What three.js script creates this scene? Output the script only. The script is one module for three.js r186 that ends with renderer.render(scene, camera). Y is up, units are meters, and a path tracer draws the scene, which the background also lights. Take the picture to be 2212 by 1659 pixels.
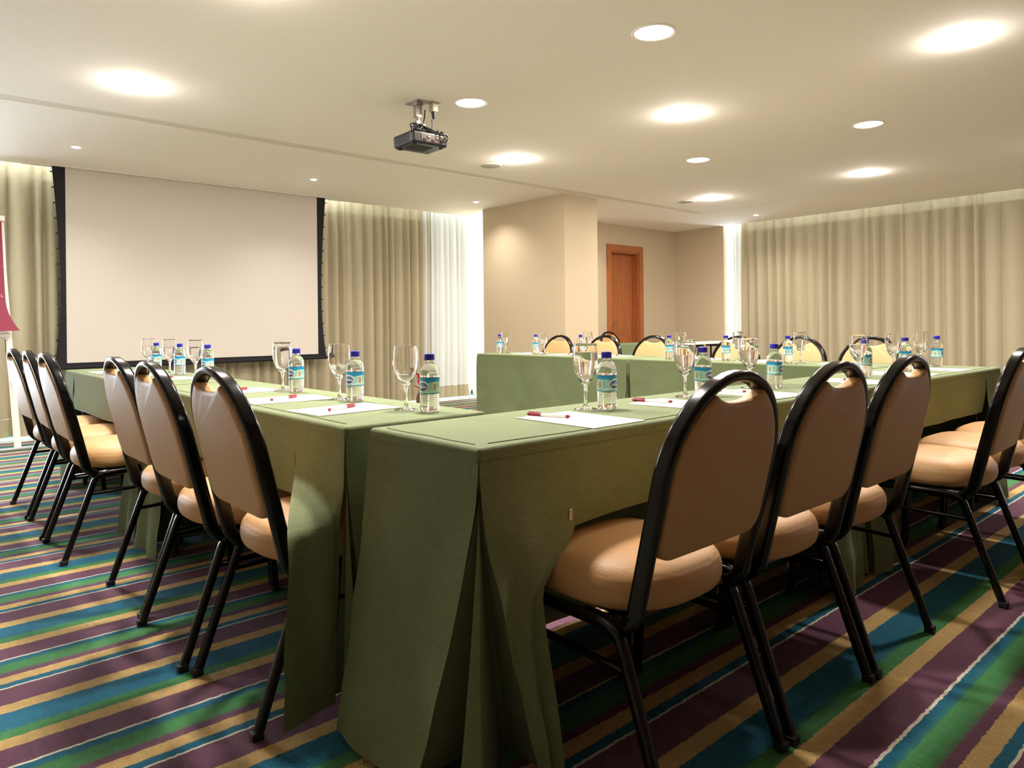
import * as THREE from 'three';
import { RoundedBoxGeometry } from 'three/addons/geometries/RoundedBoxGeometry.js';
import { mergeGeometries, toCreasedNormals, mergeVertices } from 'three/addons/utils/BufferGeometryUtils.js';
import { RectAreaLightUniformsLib } from 'three/addons/lights/RectAreaLightUniformsLib.js';

// ------------------------------------------------------------ camera, sky, exposure
// Plan axes: u runs along the table row that faces the screen, v runs towards the screen wall.
// In the scene x = u and z = -v; metres; the camera stands over the origin.
const scene = new THREE.Scene();
const renderer = new THREE.WebGLRenderer();
renderer.toneMapping = THREE.LinearToneMapping;
renderer.toneMappingExposure = 3.0;
renderer.shadowMap.enabled = true;
const FOCAL = 1541, EYE = 1.02, YAW = Math.atan(1742 / 1541), ROLL = Math.atan(32 / 3105);
const camera = new THREE.PerspectiveCamera(2 * Math.atan(829.5 / FOCAL) * 180 / Math.PI, 2212 / 1659, 0.05, 100);
camera.position.set(0, EYE, 0);
camera.lookAt(Math.cos(YAW), EYE, -Math.sin(YAW));
camera.rotateZ(-ROLL);
camera.setViewOffset(2212, 1659, 0, 126.5, 2212, 1659);   // the lens is shifted, the camera is level
scene.background = new THREE.Color(0.78, 0.9, 1.0);       // bright overcast daylight outside the curtains
scene.backgroundIntensity = 8.0;
RectAreaLightUniformsLib.init();
const WARM = new THREE.Color(1.0, 0.905, 0.84), WHITE_WARM = new THREE.Color(1.0, 0.93, 0.87);
const BIG_AREA = 130, BIG_POINT = 0.4, SMALL_AREA = 55, SPOT_POWER = 1.6;

// ------------------------------------------------------------ helpers
let seed = 7;
const rnd = () => { seed = (seed * 1664525 + 1013904223) >>> 0; return seed / 4294967296; };
const rr = (a, b) => a + (b - a) * rnd();
const V3 = (x, y, z) => new THREE.Vector3(x, y, z);
const used = new Map();
function numbered(n) { const k = used.get(n) || 0; used.set(n, k + 1); return k ? `${n}_${String(k).padStart(3, '0')}` : n; }
function shade(o) { o.traverse((c) => { if (c.isMesh) { c.castShadow = true; c.receiveShadow = true; } }); return o; }
function tag(o, label, category, group, kind) {
  o.userData.label = label; o.userData.category = category;
  if (group) o.userData.group = group;
  if (kind) o.userData.kind = kind;
  return o;
}
function part(name, geometry, material, parent, label) {
  const m = new THREE.Mesh(geometry, material); m.name = name; m.castShadow = m.receiveShadow = true;
  if (label) m.userData.label = label;
  parent.add(m); return m;
}
function thing(name, label, category, u = 0, y = 0, v = 0, turn = 0, group) {
  const o = new THREE.Group(); o.name = numbered(name); o.position.set(u, y, -v); o.rotation.y = turn;
  tag(o, label, category, group); scene.add(o); return o;
}
function copyOf(src, label, u, y, v, turn) {
  const o = src.clone(); o.name = numbered(src.name.replace(/_\d{3}$/, '')); o.userData = { ...src.userData, label };
  o.position.set(u, y, -v); o.rotation.set(0, turn, 0); scene.add(o); return o;
}
const ORD = ['first', 'second', 'third', 'fourth', 'fifth', 'sixth'];
function box(w, h, d, x = 0, y = 0, z = 0) { return new THREE.BoxGeometry(w, h, d).translate(x, y, z); }
function rbox(w, h, d, r, x = 0, y = 0, z = 0, s = 2) { return new RoundedBoxGeometry(w, h, d, s, r).translate(x, y, z); }
// box given by its plan extents u0..u1, v0..v1 and heights y0..y1
function ubox(u0, u1, v0, v1, y0, y1) { return box(u1 - u0, y1 - y0, v1 - v0, (u0 + u1) / 2, (y0 + y1) / 2, -(v0 + v1) / 2); }
function metreUV(g) {   // uv in metres from the dominant direction of each face
  g = g.index ? g.toNonIndexed() : g; const p = g.attributes.position, n = g.attributes.normal, uv = new Float32Array(p.count * 2);
  for (let i = 0; i < p.count; i++) {
    const ax = Math.abs(n.getX(i)), ay = Math.abs(n.getY(i)), az = Math.abs(n.getZ(i));
    if (ay >= ax && ay >= az) { uv[2 * i] = p.getX(i); uv[2 * i + 1] = -p.getZ(i); }
    else if (ax >= az) { uv[2 * i] = p.getZ(i); uv[2 * i + 1] = p.getY(i); }
    else { uv[2 * i] = p.getX(i); uv[2 * i + 1] = p.getY(i); }
  }
  g.setAttribute('uv', new THREE.BufferAttribute(uv, 2)); return g;
}
function merge(list) {
  return mergeGeometries(list.map((g) => { g = g.index ? g.toNonIndexed() : g; for (const k of Object.keys(g.attributes)) if (!['position', 'normal', 'uv'].includes(k)) g.deleteAttribute(k); return g; }));
}
function tube(pts, r, seg = 24, rad = 8, closed = false) { return new THREE.TubeGeometry(new THREE.CatmullRomCurve3(pts.map((p) => V3(...p)), closed, 'centripetal'), seg, r, rad, closed); }
// sweep a closed 2D profile [a, b] along points; b stays on the fixed axis N, a on N x tangent
function sweep(profile, pts, N, capped = true, smooth = false) {
  const n = pts.length, m = profile.length, pos = [], idx = [], uv = [];
  let len = 0;
  for (let i = 0; i < n; i++) {
    const t = V3().subVectors(pts[Math.min(i + 1, n - 1)], pts[Math.max(i - 1, 0)]).normalize(), a = V3().crossVectors(N, t).normalize(), b = V3().crossVectors(t, a).normalize();
    if (i) len += pts[i].distanceTo(pts[i - 1]);
    for (let j = 0; j < m; j++) {
      const q = V3().copy(pts[i]).addScaledVector(a, profile[j][0]).addScaledVector(b, profile[j][1]);
      pos.push(q.x, q.y, q.z); uv.push(j / m, len);
    }
  }
  for (let i = 0; i < n - 1; i++) for (let j = 0; j < m; j++) {
    const k = (j + 1) % m, A = i * m + j, B = i * m + k, C = A + m, D = B + m;
    idx.push(A, B, C, B, D, C);
  }
  if (capped) for (const [s, flip] of [[0, 1], [(n - 1) * m, 0]]) {
    for (let j = 1; j < m - 1; j++) flip ? idx.push(s, s + j + 1, s + j) : idx.push(s, s + j, s + j + 1);
  }
  const g = new THREE.BufferGeometry();
  g.setAttribute('position', new THREE.Float32BufferAttribute(pos, 3)); g.setAttribute('uv', new THREE.Float32BufferAttribute(uv, 2)); g.setIndex(idx);
  g.computeVertexNormals();
  return smooth ? g : toCreasedNormals(g, 0.9);
}
function roundRect(w, h, r, k = 3) {   // profile points
  const out = [];
  for (const [cx, cy, a0] of [[w / 2 - r, h / 2 - r, 0], [-w / 2 + r, h / 2 - r, 90], [-w / 2 + r, -h / 2 + r, 180], [w / 2 - r, -h / 2 + r, 270]])
    for (let i = 0; i <= k; i++) { const a = (a0 + 90 * i / k) * Math.PI / 180; out.push([cx + r * Math.cos(a), cy + r * Math.sin(a)]); }
  return out;
}
function fillet(pts, r, k = 5) {   // polyline with rounded corners
  const P = pts.map((p) => V3(...p)), out = [P[0]];
  for (let i = 1; i < P.length - 1; i++) {
    const a = V3().subVectors(P[i - 1], P[i]), b = V3().subVectors(P[i + 1], P[i]), d = Math.min(r, a.length() * 0.48, b.length() * 0.48);
    const s = V3().copy(P[i]).addScaledVector(a.normalize(), d), e = V3().copy(P[i]).addScaledVector(b.normalize(), d);
    for (let j = 0; j <= k; j++) { const t = j / k; out.push(V3().copy(s).multiplyScalar((1 - t) * (1 - t)).addScaledVector(P[i], 2 * t * (1 - t)).addScaledVector(e, t * t)); }
  }
  out.push(P[P.length - 1]); return out;
}
function grid(nu, nv, f) {   // surface f(s, t) -> [x, y, z, uvx, uvy]
  const pos = [], uv = [], idx = [];
  for (let j = 0; j <= nv; j++) for (let i = 0; i <= nu; i++) { const p = f(i / nu, j / nv); pos.push(p[0], p[1], p[2]); uv.push(p[3] ?? i / nu, p[4] ?? j / nv); }
  for (let j = 0; j < nv; j++) for (let i = 0; i < nu; i++) { const a = j * (nu + 1) + i; idx.push(a, a + nu + 1, a + 1, a + 1, a + nu + 1, a + nu + 2); }
  const g = new THREE.BufferGeometry();
  g.setAttribute('position', new THREE.Float32BufferAttribute(pos, 3)); g.setAttribute('uv', new THREE.Float32BufferAttribute(uv, 2)); g.setIndex(idx); g.computeVertexNormals();
  return g;
}
// smooth periodic value noise
function noiseTable(n) { const a = new Float32Array(n * n); for (let i = 0; i < n * n; i++) a[i] = rnd(); return a; }
const NT = noiseTable(64);
function vnoise(x, y) {
  const xi = Math.floor(x), yi = Math.floor(y), f = (t) => t * t * (3 - 2 * t), fx = f(x - xi), fy = f(y - yi), at = (i, j) => NT[(((j % 64) + 64) % 64) * 64 + (((i % 64) + 64) % 64)];
  return (at(xi, yi) * (1 - fx) + at(xi + 1, yi) * fx) * (1 - fy) + (at(xi, yi + 1) * (1 - fx) + at(xi + 1, yi + 1) * fx) * fy;
}
// ------------------------------------------------------------ textures and materials
function dataTex(w, h, f, srgb = true, rx = 1, ry = 1) {
  const d = new Uint8Array(w * h * 4);
  for (let j = 0; j < h; j++) for (let i = 0; i < w; i++) { const c = f(i, j), k = (j * w + i) * 4; d[k] = c[0]; d[k + 1] = c[1]; d[k + 2] = c[2]; d[k + 3] = 255; }
  const t = new THREE.DataTexture(d, w, h); t.wrapS = t.wrapT = THREE.RepeatWrapping; t.magFilter = THREE.LinearFilter; t.minFilter = THREE.LinearFilter;
  if (srgb) t.colorSpace = THREE.SRGBColorSpace;
  t.repeat.set(rx, ry); t.needsUpdate = true; return t;
}
const clamp8 = (x) => Math.max(0, Math.min(255, Math.round(x)));
// striped carpet: one 0.672 m repeat across v, 1.344 m along u; stripe order read from the photograph
const PERIOD = 0.672, PATCH = 1.344;
const stripeColor = { tan: [212, 178, 114], purple: [112, 72, 92], white: [240, 232, 206], teal: [18, 104, 132], green: [70, 138, 78] };
const STRIPES = [['tan', .052], ['purple', .092], ['white', .009], ['teal', .034], ['green', .067], ['purple', .028], ['tan', .047], ['teal', .029], ['white', .008], ['purple', .106], ['tan', .052], ['teal', .106], ['green', .042]];
const stripeEdges = []; { let a = 0; for (const [n, w] of STRIPES) { stripeEdges.push([a, n]); a += w; } }
function carpetColour(i, j, W, H) {
  const uu = i / W, dv = (j / H) * PERIOD;                       // dv: distance towards the camera inside the repeat
  const wob = (vnoise(i / W * 128, 3.3) - 0.5) * 0.004 + (rnd() - 0.5) * 0.0022;
  let p = ((dv + wob) % PERIOD + PERIOD) % PERIOD, k = stripeEdges.length - 1;
  while (k > 0 && stripeEdges[k][0] > p) k--;
  let n = stripeEdges[k][1];
  const next = stripeEdges[(k + 1) % stripeEdges.length], end = k + 1 < stripeEdges.length ? next[0] : PERIOD, pair = n + next[1];
  if (pair === 'tealgreen' || pair === 'greenpurple') { const d = end - p; if (d < 0.018 && rnd() > 0.5 + d / 0.036) n = next[1]; }
  const c = stripeColor[n], g = 0.84 + rnd() * 0.26 + (vnoise(uu * 64 * 2, j / H * 32) - 0.5) * 0.08;
  return [clamp8(c[0] * g), clamp8(c[1] * g), clamp8(c[2] * g)];
}
const carpetTex = dataTex(2048, 1024, (i, j) => carpetColour(i, j, 2048, 1024), true, 1 / PATCH, -1 / PERIOD);
carpetTex.offset.set(0, (2.850 % PERIOD) / PERIOD);
const pileTex = dataTex(512, 512, () => { const v = clamp8(rnd() * 255); return [v, v, v]; }, false, 1 / 0.6, 1 / 0.6);
const weaveTex = dataTex(512, 512, (i, j) => {
  const v = clamp8(128 + (vnoise(i / 14, j / 2) - 0.5) * 150 + (rnd() - 0.5) * 60); return [v, v, v];
}, false, 1 / 0.5, 1 / 0.5);
const clothCol = dataTex(512, 512, (i, j) => {
  const g = 0.95 + (vnoise(i / 16, j / 2) - 0.5) * 0.1 + (rnd() - 0.5) * 0.06; return [clamp8(118 * g), clamp8(130 * g), clamp8(92 * g)];
}, true, 1 / 0.5, 1 / 0.5);
const leatherTex = dataTex(256, 256, (i, j) => { const v = clamp8(255 * (0.35 + 0.65 * Math.abs(vnoise(i / 4, j / 4) - vnoise(i / 4 + 31, j / 4 + 17)))); return [v, v, v]; }, false, 1 / 0.16, 1 / 0.16);
const woodTex = dataTex(512, 512, (i, j) => {
  const a = vnoise(i / 5, j / 60) * 0.5 + vnoise(i / 2 + 9, j / 26) * 0.3 + vnoise(i / 22 + 4, j / 130) * 0.4, g = 0.78 + a * 0.34;
  return [clamp8(176 * g), clamp8(104 * g), clamp8(58 * g)];
}, true, 1 / 0.45, 1 / 1.3);
const curtainTex = dataTex(256, 256, (i, j) => { const g = 0.95 + (rnd() - 0.5) * 0.08 + (vnoise(i / 2, j / 20) - 0.5) * 0.05; return [clamp8(186 * g), clamp8(175 * g), clamp8(146 * g)]; }, true, 1 / 0.2, 1 / 0.2);
const plasterTex = dataTex(256, 256, (i, j) => { const v = clamp8(128 + (vnoise(i / 4, j / 4) - 0.5) * 120 + (rnd() - 0.5) * 40); return [v, v, v]; }, false, 1 / 0.5, 1 / 0.5);
const std = (o) => new THREE.MeshStandardMaterial(o), phy = (o) => new THREE.MeshPhysicalMaterial(o);
const M = {
  carpet: std({ map: carpetTex, roughness: 1, bumpMap: pileTex, bumpScale: 0.004 }),
  ceiling: std({ color: '#f6f1e8', roughness: 0.95, bumpMap: plasterTex, bumpScale: 0.0004 }),
  wall: std({ color: '#c9b89c', roughness: 0.85, bumpMap: plasterTex, bumpScale: 0.0006 }),
  panelling: std({ color: '#4a2e1e', roughness: 0.6 }),
  taupe: std({ color: '#85786a', roughness: 0.85 }),
  cloth: phy({ map: clothCol, roughness: 0.95, bumpMap: weaveTex, bumpScale: 0.0005, side: THREE.DoubleSide }),
  vinyl: std({ color: '#c89e6b', roughness: 0.5, bumpMap: leatherTex, bumpScale: 0.0006 }),
  black: phy({ color: '#040405', roughness: 0.16, specularIntensity: 0.8 }),
  rubber: std({ color: '#141314', roughness: 0.7 }),
  curtain: phy({ map: curtainTex, roughness: 1, transmission: 0.005, thickness: 0, side: THREE.DoubleSide }),
  heading: phy({ map: curtainTex, roughness: 1, transmission: 0.03, thickness: 0, side: THREE.DoubleSide }),
  sheer: phy({ color: '#d4d6d2', roughness: 1, transmission: 0.02, thickness: 0, side: THREE.DoubleSide }),
  wood: std({ map: woodTex, roughness: 0.45 }),
  tableTop: std({ color: '#d9d4c8', roughness: 0.5 }),
  tableLeg: std({ color: '#2a2a2c', roughness: 0.4, metalness: 0.3 }),
  whitePlastic: std({ color: '#f2efe8', roughness: 0.4 }),
  screenWhite: std({ color: '#dad3ca', roughness: 0.9 }),
  screenBlack: std({ color: '#16141a', roughness: 0.8 }),
  chrome: std({ color: '#c9c6c0', roughness: 0.18, metalness: 1 }),
  steel: std({ color: '#9b938c', roughness: 0.35, metalness: 0.7 }),
  projector: std({ color: '#0d0c10', roughness: 0.38 }),
  cable: std({ color: '#141216', roughness: 0.45 }),
  glass: phy({ color: '#ffffff', roughness: 0, transmission: 1, thickness: 0.002, ior: 1.48 }),
  water: phy({ color: '#ffffff', roughness: 0, transmission: 1, thickness: 0.05, ior: 1.33 }),
  pet: phy({ color: '#fbfdff', roughness: 0.03, transmission: 1, thickness: 0.05, ior: 1.35 }),
  pane: phy({ color: '#ffffff', roughness: 0, transmission: 1, thickness: 0, ior: 1.5 }),
  cap: std({ color: '#2323a0', roughness: 0.35 }),
  paper: std({ color: '#f4f2ee', roughness: 0.8 }),
  penWhite: std({ color: '#ece4dc', roughness: 0.35 }),
  penRed: std({ color: '#8e1f33', roughness: 0.35 }),
  grille: std({ color: '#b4aa9a', roughness: 0.7 }),
  slot: std({ color: '#e6dfd2', roughness: 0.8 }),
  alu: std({ color: '#b9bcc0', roughness: 0.4, metalness: 0.5 }),
  maroon: std({ color: '#8e2746', roughness: 0.6, side: THREE.DoubleSide }),
  vase: std({ color: '#6a4a38', roughness: 0.45 }),
  redLeaf: std({ color: '#b3122a', roughness: 0.6, side: THREE.DoubleSide }),
  darkLeaf: std({ color: '#3a2418', roughness: 0.7, side: THREE.DoubleSide }),
  bigGlow: std({ color: '#ffffff', emissive: WARM, emissiveIntensity: 3, roughness: 0.5 }),
  smallGlow: std({ color: '#ffffff', emissive: new THREE.Color(1, 0.9, 0.78), emissiveIntensity: 1.6, roughness: 0.5 }),
  spotGlow: std({ color: '#ffffff', emissive: WHITE_WARM, emissiveIntensity: 9, roughness: 0.5 }),
};

// ------------------------------------------------------------ the room
const CEIL = 2.55, CENTRE = 2.55, UR = 9.95, VN = -0.85, UL = -0.95, VDOOR = 7.12, VBAY = 7.86, VWIN = 8.42, UWIN = 10.55;
function structure(name, geometries, material, parent = scene) {
  const m = part(name, metreUV(merge(geometries)), material, parent); if (parent === scene) m.userData.kind = 'structure'; return m;
}
function struct(o, label, category) { o.userData.kind = 'structure'; if (label) { o.userData.label = label; o.userData.category = category; } return o; }
struct(structure('floor', [ubox(UL - 0.3, UWIN + 0.3, VN - 0.3, VWIN + 0.3, -0.15, 0)], M.carpet), 'carpet in teal, purple, green and tan stripes', 'floor');
// flat ceiling with a shallow recessed strip on the screen side, a narrow joint on the curtain side and open curtain pockets
const CU0 = 0.3, CU1 = 8.54, CV0 = 0.3, CV1 = 5.62, STRIP = 0.13, TOPY = 3.0;
struct(structure('ceiling', [
  ubox(UL, CU1 - 0.012, VN, CV1, CEIL, TOPY), ubox(UL, CU1 - 0.012, CV1, CV1 + STRIP, CEIL + 0.012, TOPY),
  ubox(CU1 - 0.012, CU1, VN, CV1 + STRIP, CEIL + 0.01, TOPY),
  ubox(CU1, UR, VN, VBAY, CEIL, TOPY), ubox(UL, CU1, CV1 + STRIP, VBAY, CEIL, TOPY),
  ubox(UL - 0.3, UWIN + 0.3, VBAY, VWIN + 0.3, 2.85, TOPY), ubox(UR, UWIN + 0.3, VN - 0.3, VBAY, 2.85, TOPY),
], M.ceiling), 'cream plaster ceiling with a shallow recessed strip', 'ceiling');
struct(structure('wall_near', [ubox(UL - 0.3, UWIN + 0.3, VN - 0.3, VN, -0.1, TOPY)], M.panelling), 'dark wood panelled wall', 'wall');
struct(structure('wall_left', [ubox(UL - 0.3, UL, VN, VWIN + 0.3, -0.1, TOPY)], M.taupe), 'plain taupe side wall', 'wall');
struct(structure('wall_column', [ubox(5.96, 6.53, 5.8, 7.3, 0, CEIL + 0.02)], M.wall), 'beige wall column jutting into the room beside the bright curtain gap', 'wall');
const DU0 = 8.30, DU1 = 8.99, DTOP = 2.15;
struct(structure('wall_door', [ubox(6.5, DU0, VDOOR, 7.36, 0, CEIL + 0.02), ubox(DU1, UWIN, VDOOR, 7.36, 0, CEIL + 0.02), ubox(DU0, DU1, VDOOR, 7.36, DTOP, CEIL + 0.02)], M.wall), 'beige wall around the wooden door', 'wall');
struct(structure('wall_bay', [ubox(6.62, 6.92, 7.36, VWIN + 0.3, -0.1, TOPY)], M.wall), 'end wall of the window bay behind the column', 'wall');
struct(structure('wall_right', [ubox(UR, UR + 0.12, 6.2, VDOOR, 0, 2.87), ubox(UR, UWIN + 0.3, VDOOR + 0.2, 7.7, 0, TOPY)], M.wall), 'short beige wall between the door corner and the curtain', 'wall');
// door in its recess
{
  const d = new THREE.Group(); d.name = 'door_1'; struct(d, 'reddish wooden door set back in a matching wooden frame', 'door'); scene.add(d);
  part('door_leaf', metreUV(ubox(DU0 + 0.03, DU1 - 0.03, VDOOR + 0.12, VDOOR + 0.16, 0.005, DTOP - 0.03)), M.wood, d);
  const jamb = 0.03;
  for (const [a, b, c, e] of [[DU0, DU0 + jamb, 0, DTOP], [DU1 - jamb, DU1, 0, DTOP], [DU0 + jamb, DU1 - jamb, DTOP - jamb, DTOP]])
    part('door_jamb', metreUV(ubox(a, b, VDOOR - 0.002, 7.35, c, e)), M.wood, d);
  for (const [a, b, c, e] of [[DU0 - 0.085, DU0 + 0.004, 0, DTOP + 0.09], [DU1 - 0.004, DU1 + 0.085, 0, DTOP + 0.09], [DU0 + 0.004, DU1 - 0.004, DTOP - 0.004, DTOP + 0.09]])
    part('door_casing', metreUV(ubox(a, b, VDOOR - 0.022, VDOOR - 0.001, c, e)), M.wood, d);
  const h = part('door_handle', merge([new THREE.CylinderGeometry(0.025, 0.025, 0.008, 20).rotateX(Math.PI / 2), tube([[0, 0, 0], [0, 0, 0.05], [0.015, 0, 0.058], [0.11, 0, 0.058]], 0.009, 16)]), M.chrome, d, 'chrome lever handle');
  h.position.set(DU0 + 0.075, 1.03, -(VDOOR + 0.118));
  const k = part('keyhole_plate', new THREE.CylinderGeometry(0.014, 0.014, 0.006, 16).rotateX(Math.PI / 2), M.chrome, d); k.position.set(DU0 + 0.075, 0.93, -(VDOOR + 0.118));
  part('door_backing', ubox(DU0, DU1, 7.36, 7.4, 0, DTOP), M.wall, d);
}
// windows behind the curtains
function windowUnit(name, a, b, along, at, n, label) {
  const w = new THREE.Group(); w.name = name; struct(w, label, 'window'); scene.add(w);
  const bar = (s0, s1, y0, y1) => along === 'u' ? ubox(s0, s1, at - 0.03, at + 0.03, y0, y1) : ubox(at - 0.03, at + 0.03, s0, s1, y0, y1);
  const step = (b - a) / n;
  for (let i = 0; i <= n; i++) part('mullion', bar(a + i * step - 0.025, a + i * step + 0.025, 0.0, 2.85), M.alu, w);
  part('frame_rail', bar(a, b, 0.0, 0.06), M.alu, w); part('frame_rail', bar(a, b, 2.79, 2.85), M.alu, w);
  for (let i = 0; i < n; i++) {
    const g = new THREE.PlaneGeometry(step - 0.05, 2.73), p = part('pane', g, M.pane, w), c = a + (i + 0.5) * step;
    if (along === 'u') p.position.set(c, 1.425, -at); else { p.position.set(at, 1.425, -c); p.rotation.y = Math.PI / 2; }
  }
}
windowUnit('window_1', UL, 6.62, 'u', VWIN, 5, 'tall glazing behind the curtain at the screen end');
windowUnit('window_2', VN, 7.35, 'v', UWIN, 6, 'tall glazing behind the curtain along the side wall');

// ------------------------------------------------------------ curtains
// a hanging cloth from s0 to s1 along one wall, pleated, with a thinner heading on top and a doubled hem below
function curtain(name, label, along, at, s0, s1, pleat, amp, mats, top = 2.72, opts = {}) {
  const c = thing(name, label, 'curtain'); const edges = [], phases = [];
  let s = s0; while (s < s1) { edges.push(s); phases.push(rr(0.55, 1.25)); s += pleat * rr(0.6, 1.45); } edges.push(s1); phases.push(1);
  const off = (q, y) => {
    let i = 0; while (i < edges.length - 2 && edges[i + 1] <= q) i++;
    const t = (q - edges[i]) / (edges[i + 1] - edges[i]), k = phases[i], low = 1 - 0.45 * Math.max(0, (y - 2.2) / 0.5);
    const lean = (vnoise(i * 3.7, y * 0.7 + 5) - 0.5) * 0.014;
    return amp * low * k * (Math.pow(Math.sin(Math.PI * Math.min(1, Math.max(0, t))), 0.7) - 0.5) + lean + (vnoise(q * 9, y * 0.9) - 0.5) * 0.012;
  };
  const N = Math.round((s1 - s0) / pleat * 12);
  const strip = (y0, y1, ny, d = 0) => grid(N, ny, (a, b) => {
    const q = s0 + (s1 - s0) * a, y = y1 + (y0 - y1) * b, sway = (vnoise(q * 2.3 + 7, y * 0.5) - 0.5) * 0.02, o = off(q, y) + d;
    return along === 'u' ? [q + sway, y, -(at - o), q, y] : [at - o, y, -(q + sway), q, y];
  });
  part('heading', strip(opts.head ?? 2.44, top, 4), mats[0], c);
  part('body', strip(0.2, opts.head ?? 2.44, 22), mats[1], c);
  part('hem', strip(opts.bottom ?? 0.035, 0.2, 3, 0.001), mats[2], c);
  return c;
}
const lined = [M.heading, M.curtain, M.curtain], airy = [M.sheer, M.sheer, M.heading];
curtain('curtain', 'beige pleated curtain beside the flip chart, running behind the screen', 'u', 8.02, 0.25, 4.36, 0.14, 0.1, lined, 2.62);
curtain('curtain', 'beige pleated curtain hanging right of the projection screen', 'u', 8.0, 4.3, 5.6, 0.11, 0.095, lined, 2.72);
curtain('curtain', 'white daylit sheer curtain ending at the bright gap by the wall column', 'u', 7.99, 5.45, 6.26, 0.1, 0.07, airy, 2.72);
curtain('curtain', 'long cream pleated curtain next to the door corner', 'v', 10.07, 3.56, 5.98, 0.145, 0.105, lined, 2.72);
curtain('curtain', 'long cream pleated curtain farther from the door', 'v', 10.05, -0.6, 3.6, 0.165, 0.115, lined, 2.72);
curtain('curtain', 'narrow white sheer curtain at the bright gap beside the short wall', 'v', 10.12, 5.9, 6.14, 0.08, 0.03, airy, 2.72);
// tracks
for (const [g, lab] of [[ubox(0.2, 6.4, 8.0, 8.04, 2.74, 2.77), 'white curtain track above the curtains behind the screen'], [ubox(10.05, 10.09, -0.7, 6.2, 2.74, 2.77), 'white curtain track above the long cream curtains']])
  tag(part(numbered('curtain_track'), g, M.whitePlastic, scene), lab, 'track');

// ------------------------------------------------------------ ceiling fittings
const bigAt = [], rowsV = [1.268, 3.068, 4.885], colsU = [1.2, 4.388, 7.612];
const bigNames = { '0,1': 'between the flip chart row and the ceiling centre', '0,2': 'near the projection screen and flip chart', '1,0': 'over the table row that faces the screen', '1,1': 'in the middle of the ceiling', '1,2': 'next to a round ceiling speaker, towards the screen curtain', '2,0': 'over the side curtain, far from the door', '2,1': 'along the cream curtain side, in the middle row', '2,2': 'next to a round ceiling speaker, towards the door' };
function bigLamp(u, v, where) {
  const l = thing('ceiling_lamp', `large round glowing glass ceiling lamp ${where}`, 'ceiling lamp', u, CENTRE, v, 0, 'large round ceiling lamps');
  part('mounting_ring', new THREE.LatheGeometry([[0.12, 0], [0.14, 0], [0.14, -0.004], [0.12, -0.004], [0.12, 0]].map((p) => new THREE.Vector2(...p)), 48), M.whitePlastic, l);
  part('glass_diffuser', new THREE.LatheGeometry([[0, -0.026], [0.05, -0.025], [0.1, -0.02], [0.13, -0.014], [0.147, -0.006], [0.15, 0]].map((p) => new THREE.Vector2(...p)), 64), M.bigGlow, l);
  const a = new THREE.RectAreaLight(WARM, BIG_AREA, 0.21, 0.21); a.name = 'area_light'; a.position.set(0, -0.03, 0); a.rotation.x = -Math.PI / 2; l.add(a);
  const p = new THREE.PointLight(WARM, BIG_POINT); p.name = 'point_light'; p.position.set(0, -0.02, 0); p.castShadow = true; l.add(p);
}
colsU.forEach((u, i) => rowsV.forEach((v, j) => { if (i || j) bigLamp(u, v, bigNames[`${i},${j}`]); }));
bigLamp(1.62, 2.12, 'above the inner corner of the tables');   // where the table shadows on the nearest seats of both rows point to
function smallLamp(u, v, where) {
  const l = thing('recessed_downlight', `small recessed white round downlight ${where}`, 'ceiling lamp', u, CENTRE, v, 0, 'small recessed downlights');
  part('trim_ring', new THREE.LatheGeometry([[0.1, 0.0], [0.116, 0], [0.117, -0.003], [0.112, -0.006], [0.103, -0.006], [0.1, 0.0]].map((p) => new THREE.Vector2(...p)), 56), M.whitePlastic, l);
  part('glass_diffuser', new THREE.LatheGeometry([[0, -0.006], [0.09, -0.005], [0.1, -0.001]].map((p) => new THREE.Vector2(...p)), 56), M.smallGlow, l);
  const a = new THREE.RectAreaLight(new THREE.Color(1, 0.9, 0.76), SMALL_AREA, 0.14, 0.14); a.name = 'area_light'; a.position.set(0, -0.009, 0); a.rotation.x = -Math.PI / 2; l.add(a);
}
smallLamp(3.040, 3.840, 'beside the projector'); smallLamp(3.050, 2.300, 'between the projector and the table corner'); smallLamp(5.730, 3.830, 'towards the door, between two large lamps'); smallLamp(5.740, 2.300, 'on the cream curtain side');
function spot(u, v, where) {
  const l = thing('spotlight', `tiny bright recessed spotlight ${where}`, 'spotlight', u, CEIL, v, 0, 'tiny ceiling spotlights');
  part('trim_ring', new THREE.LatheGeometry([[0.03, 0.0], [0.042, 0], [0.043, -0.002], [0.038, -0.004], [0.031, -0.004], [0.03, 0]].map((p) => new THREE.Vector2(...p)), 36), M.whitePlastic, l);
  part('bulb', new THREE.LatheGeometry([[0, -0.012], [0.015, -0.011], [0.026, -0.006], [0.03, 0]].map((p) => new THREE.Vector2(...p)), 36), M.spotGlow, l);
  const s = new THREE.SpotLight(WHITE_WARM, SPOT_POWER, 0, 1.15, 0.7); s.name = 'spot_light'; s.position.set(0, -0.008, 0); s.shadow.radius = 1.2; s.castShadow = true; s.target.position.set(0, -2, 0); s.target.name = 'spot_target'; l.add(s); l.add(s.target);
}
spot(1.234, 6.865, 'before the screen side nearest the flip chart'); spot(3.357, 6.86, 'before the screen side nearest the plain curtain'); spot(5.512, 6.875, 'beside the wall column'); spot(7.4, 6.72, 'before the wooden door, behind the wall column'); spot(9.286, 5.263, 'before the cream curtain near the door');
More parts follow.
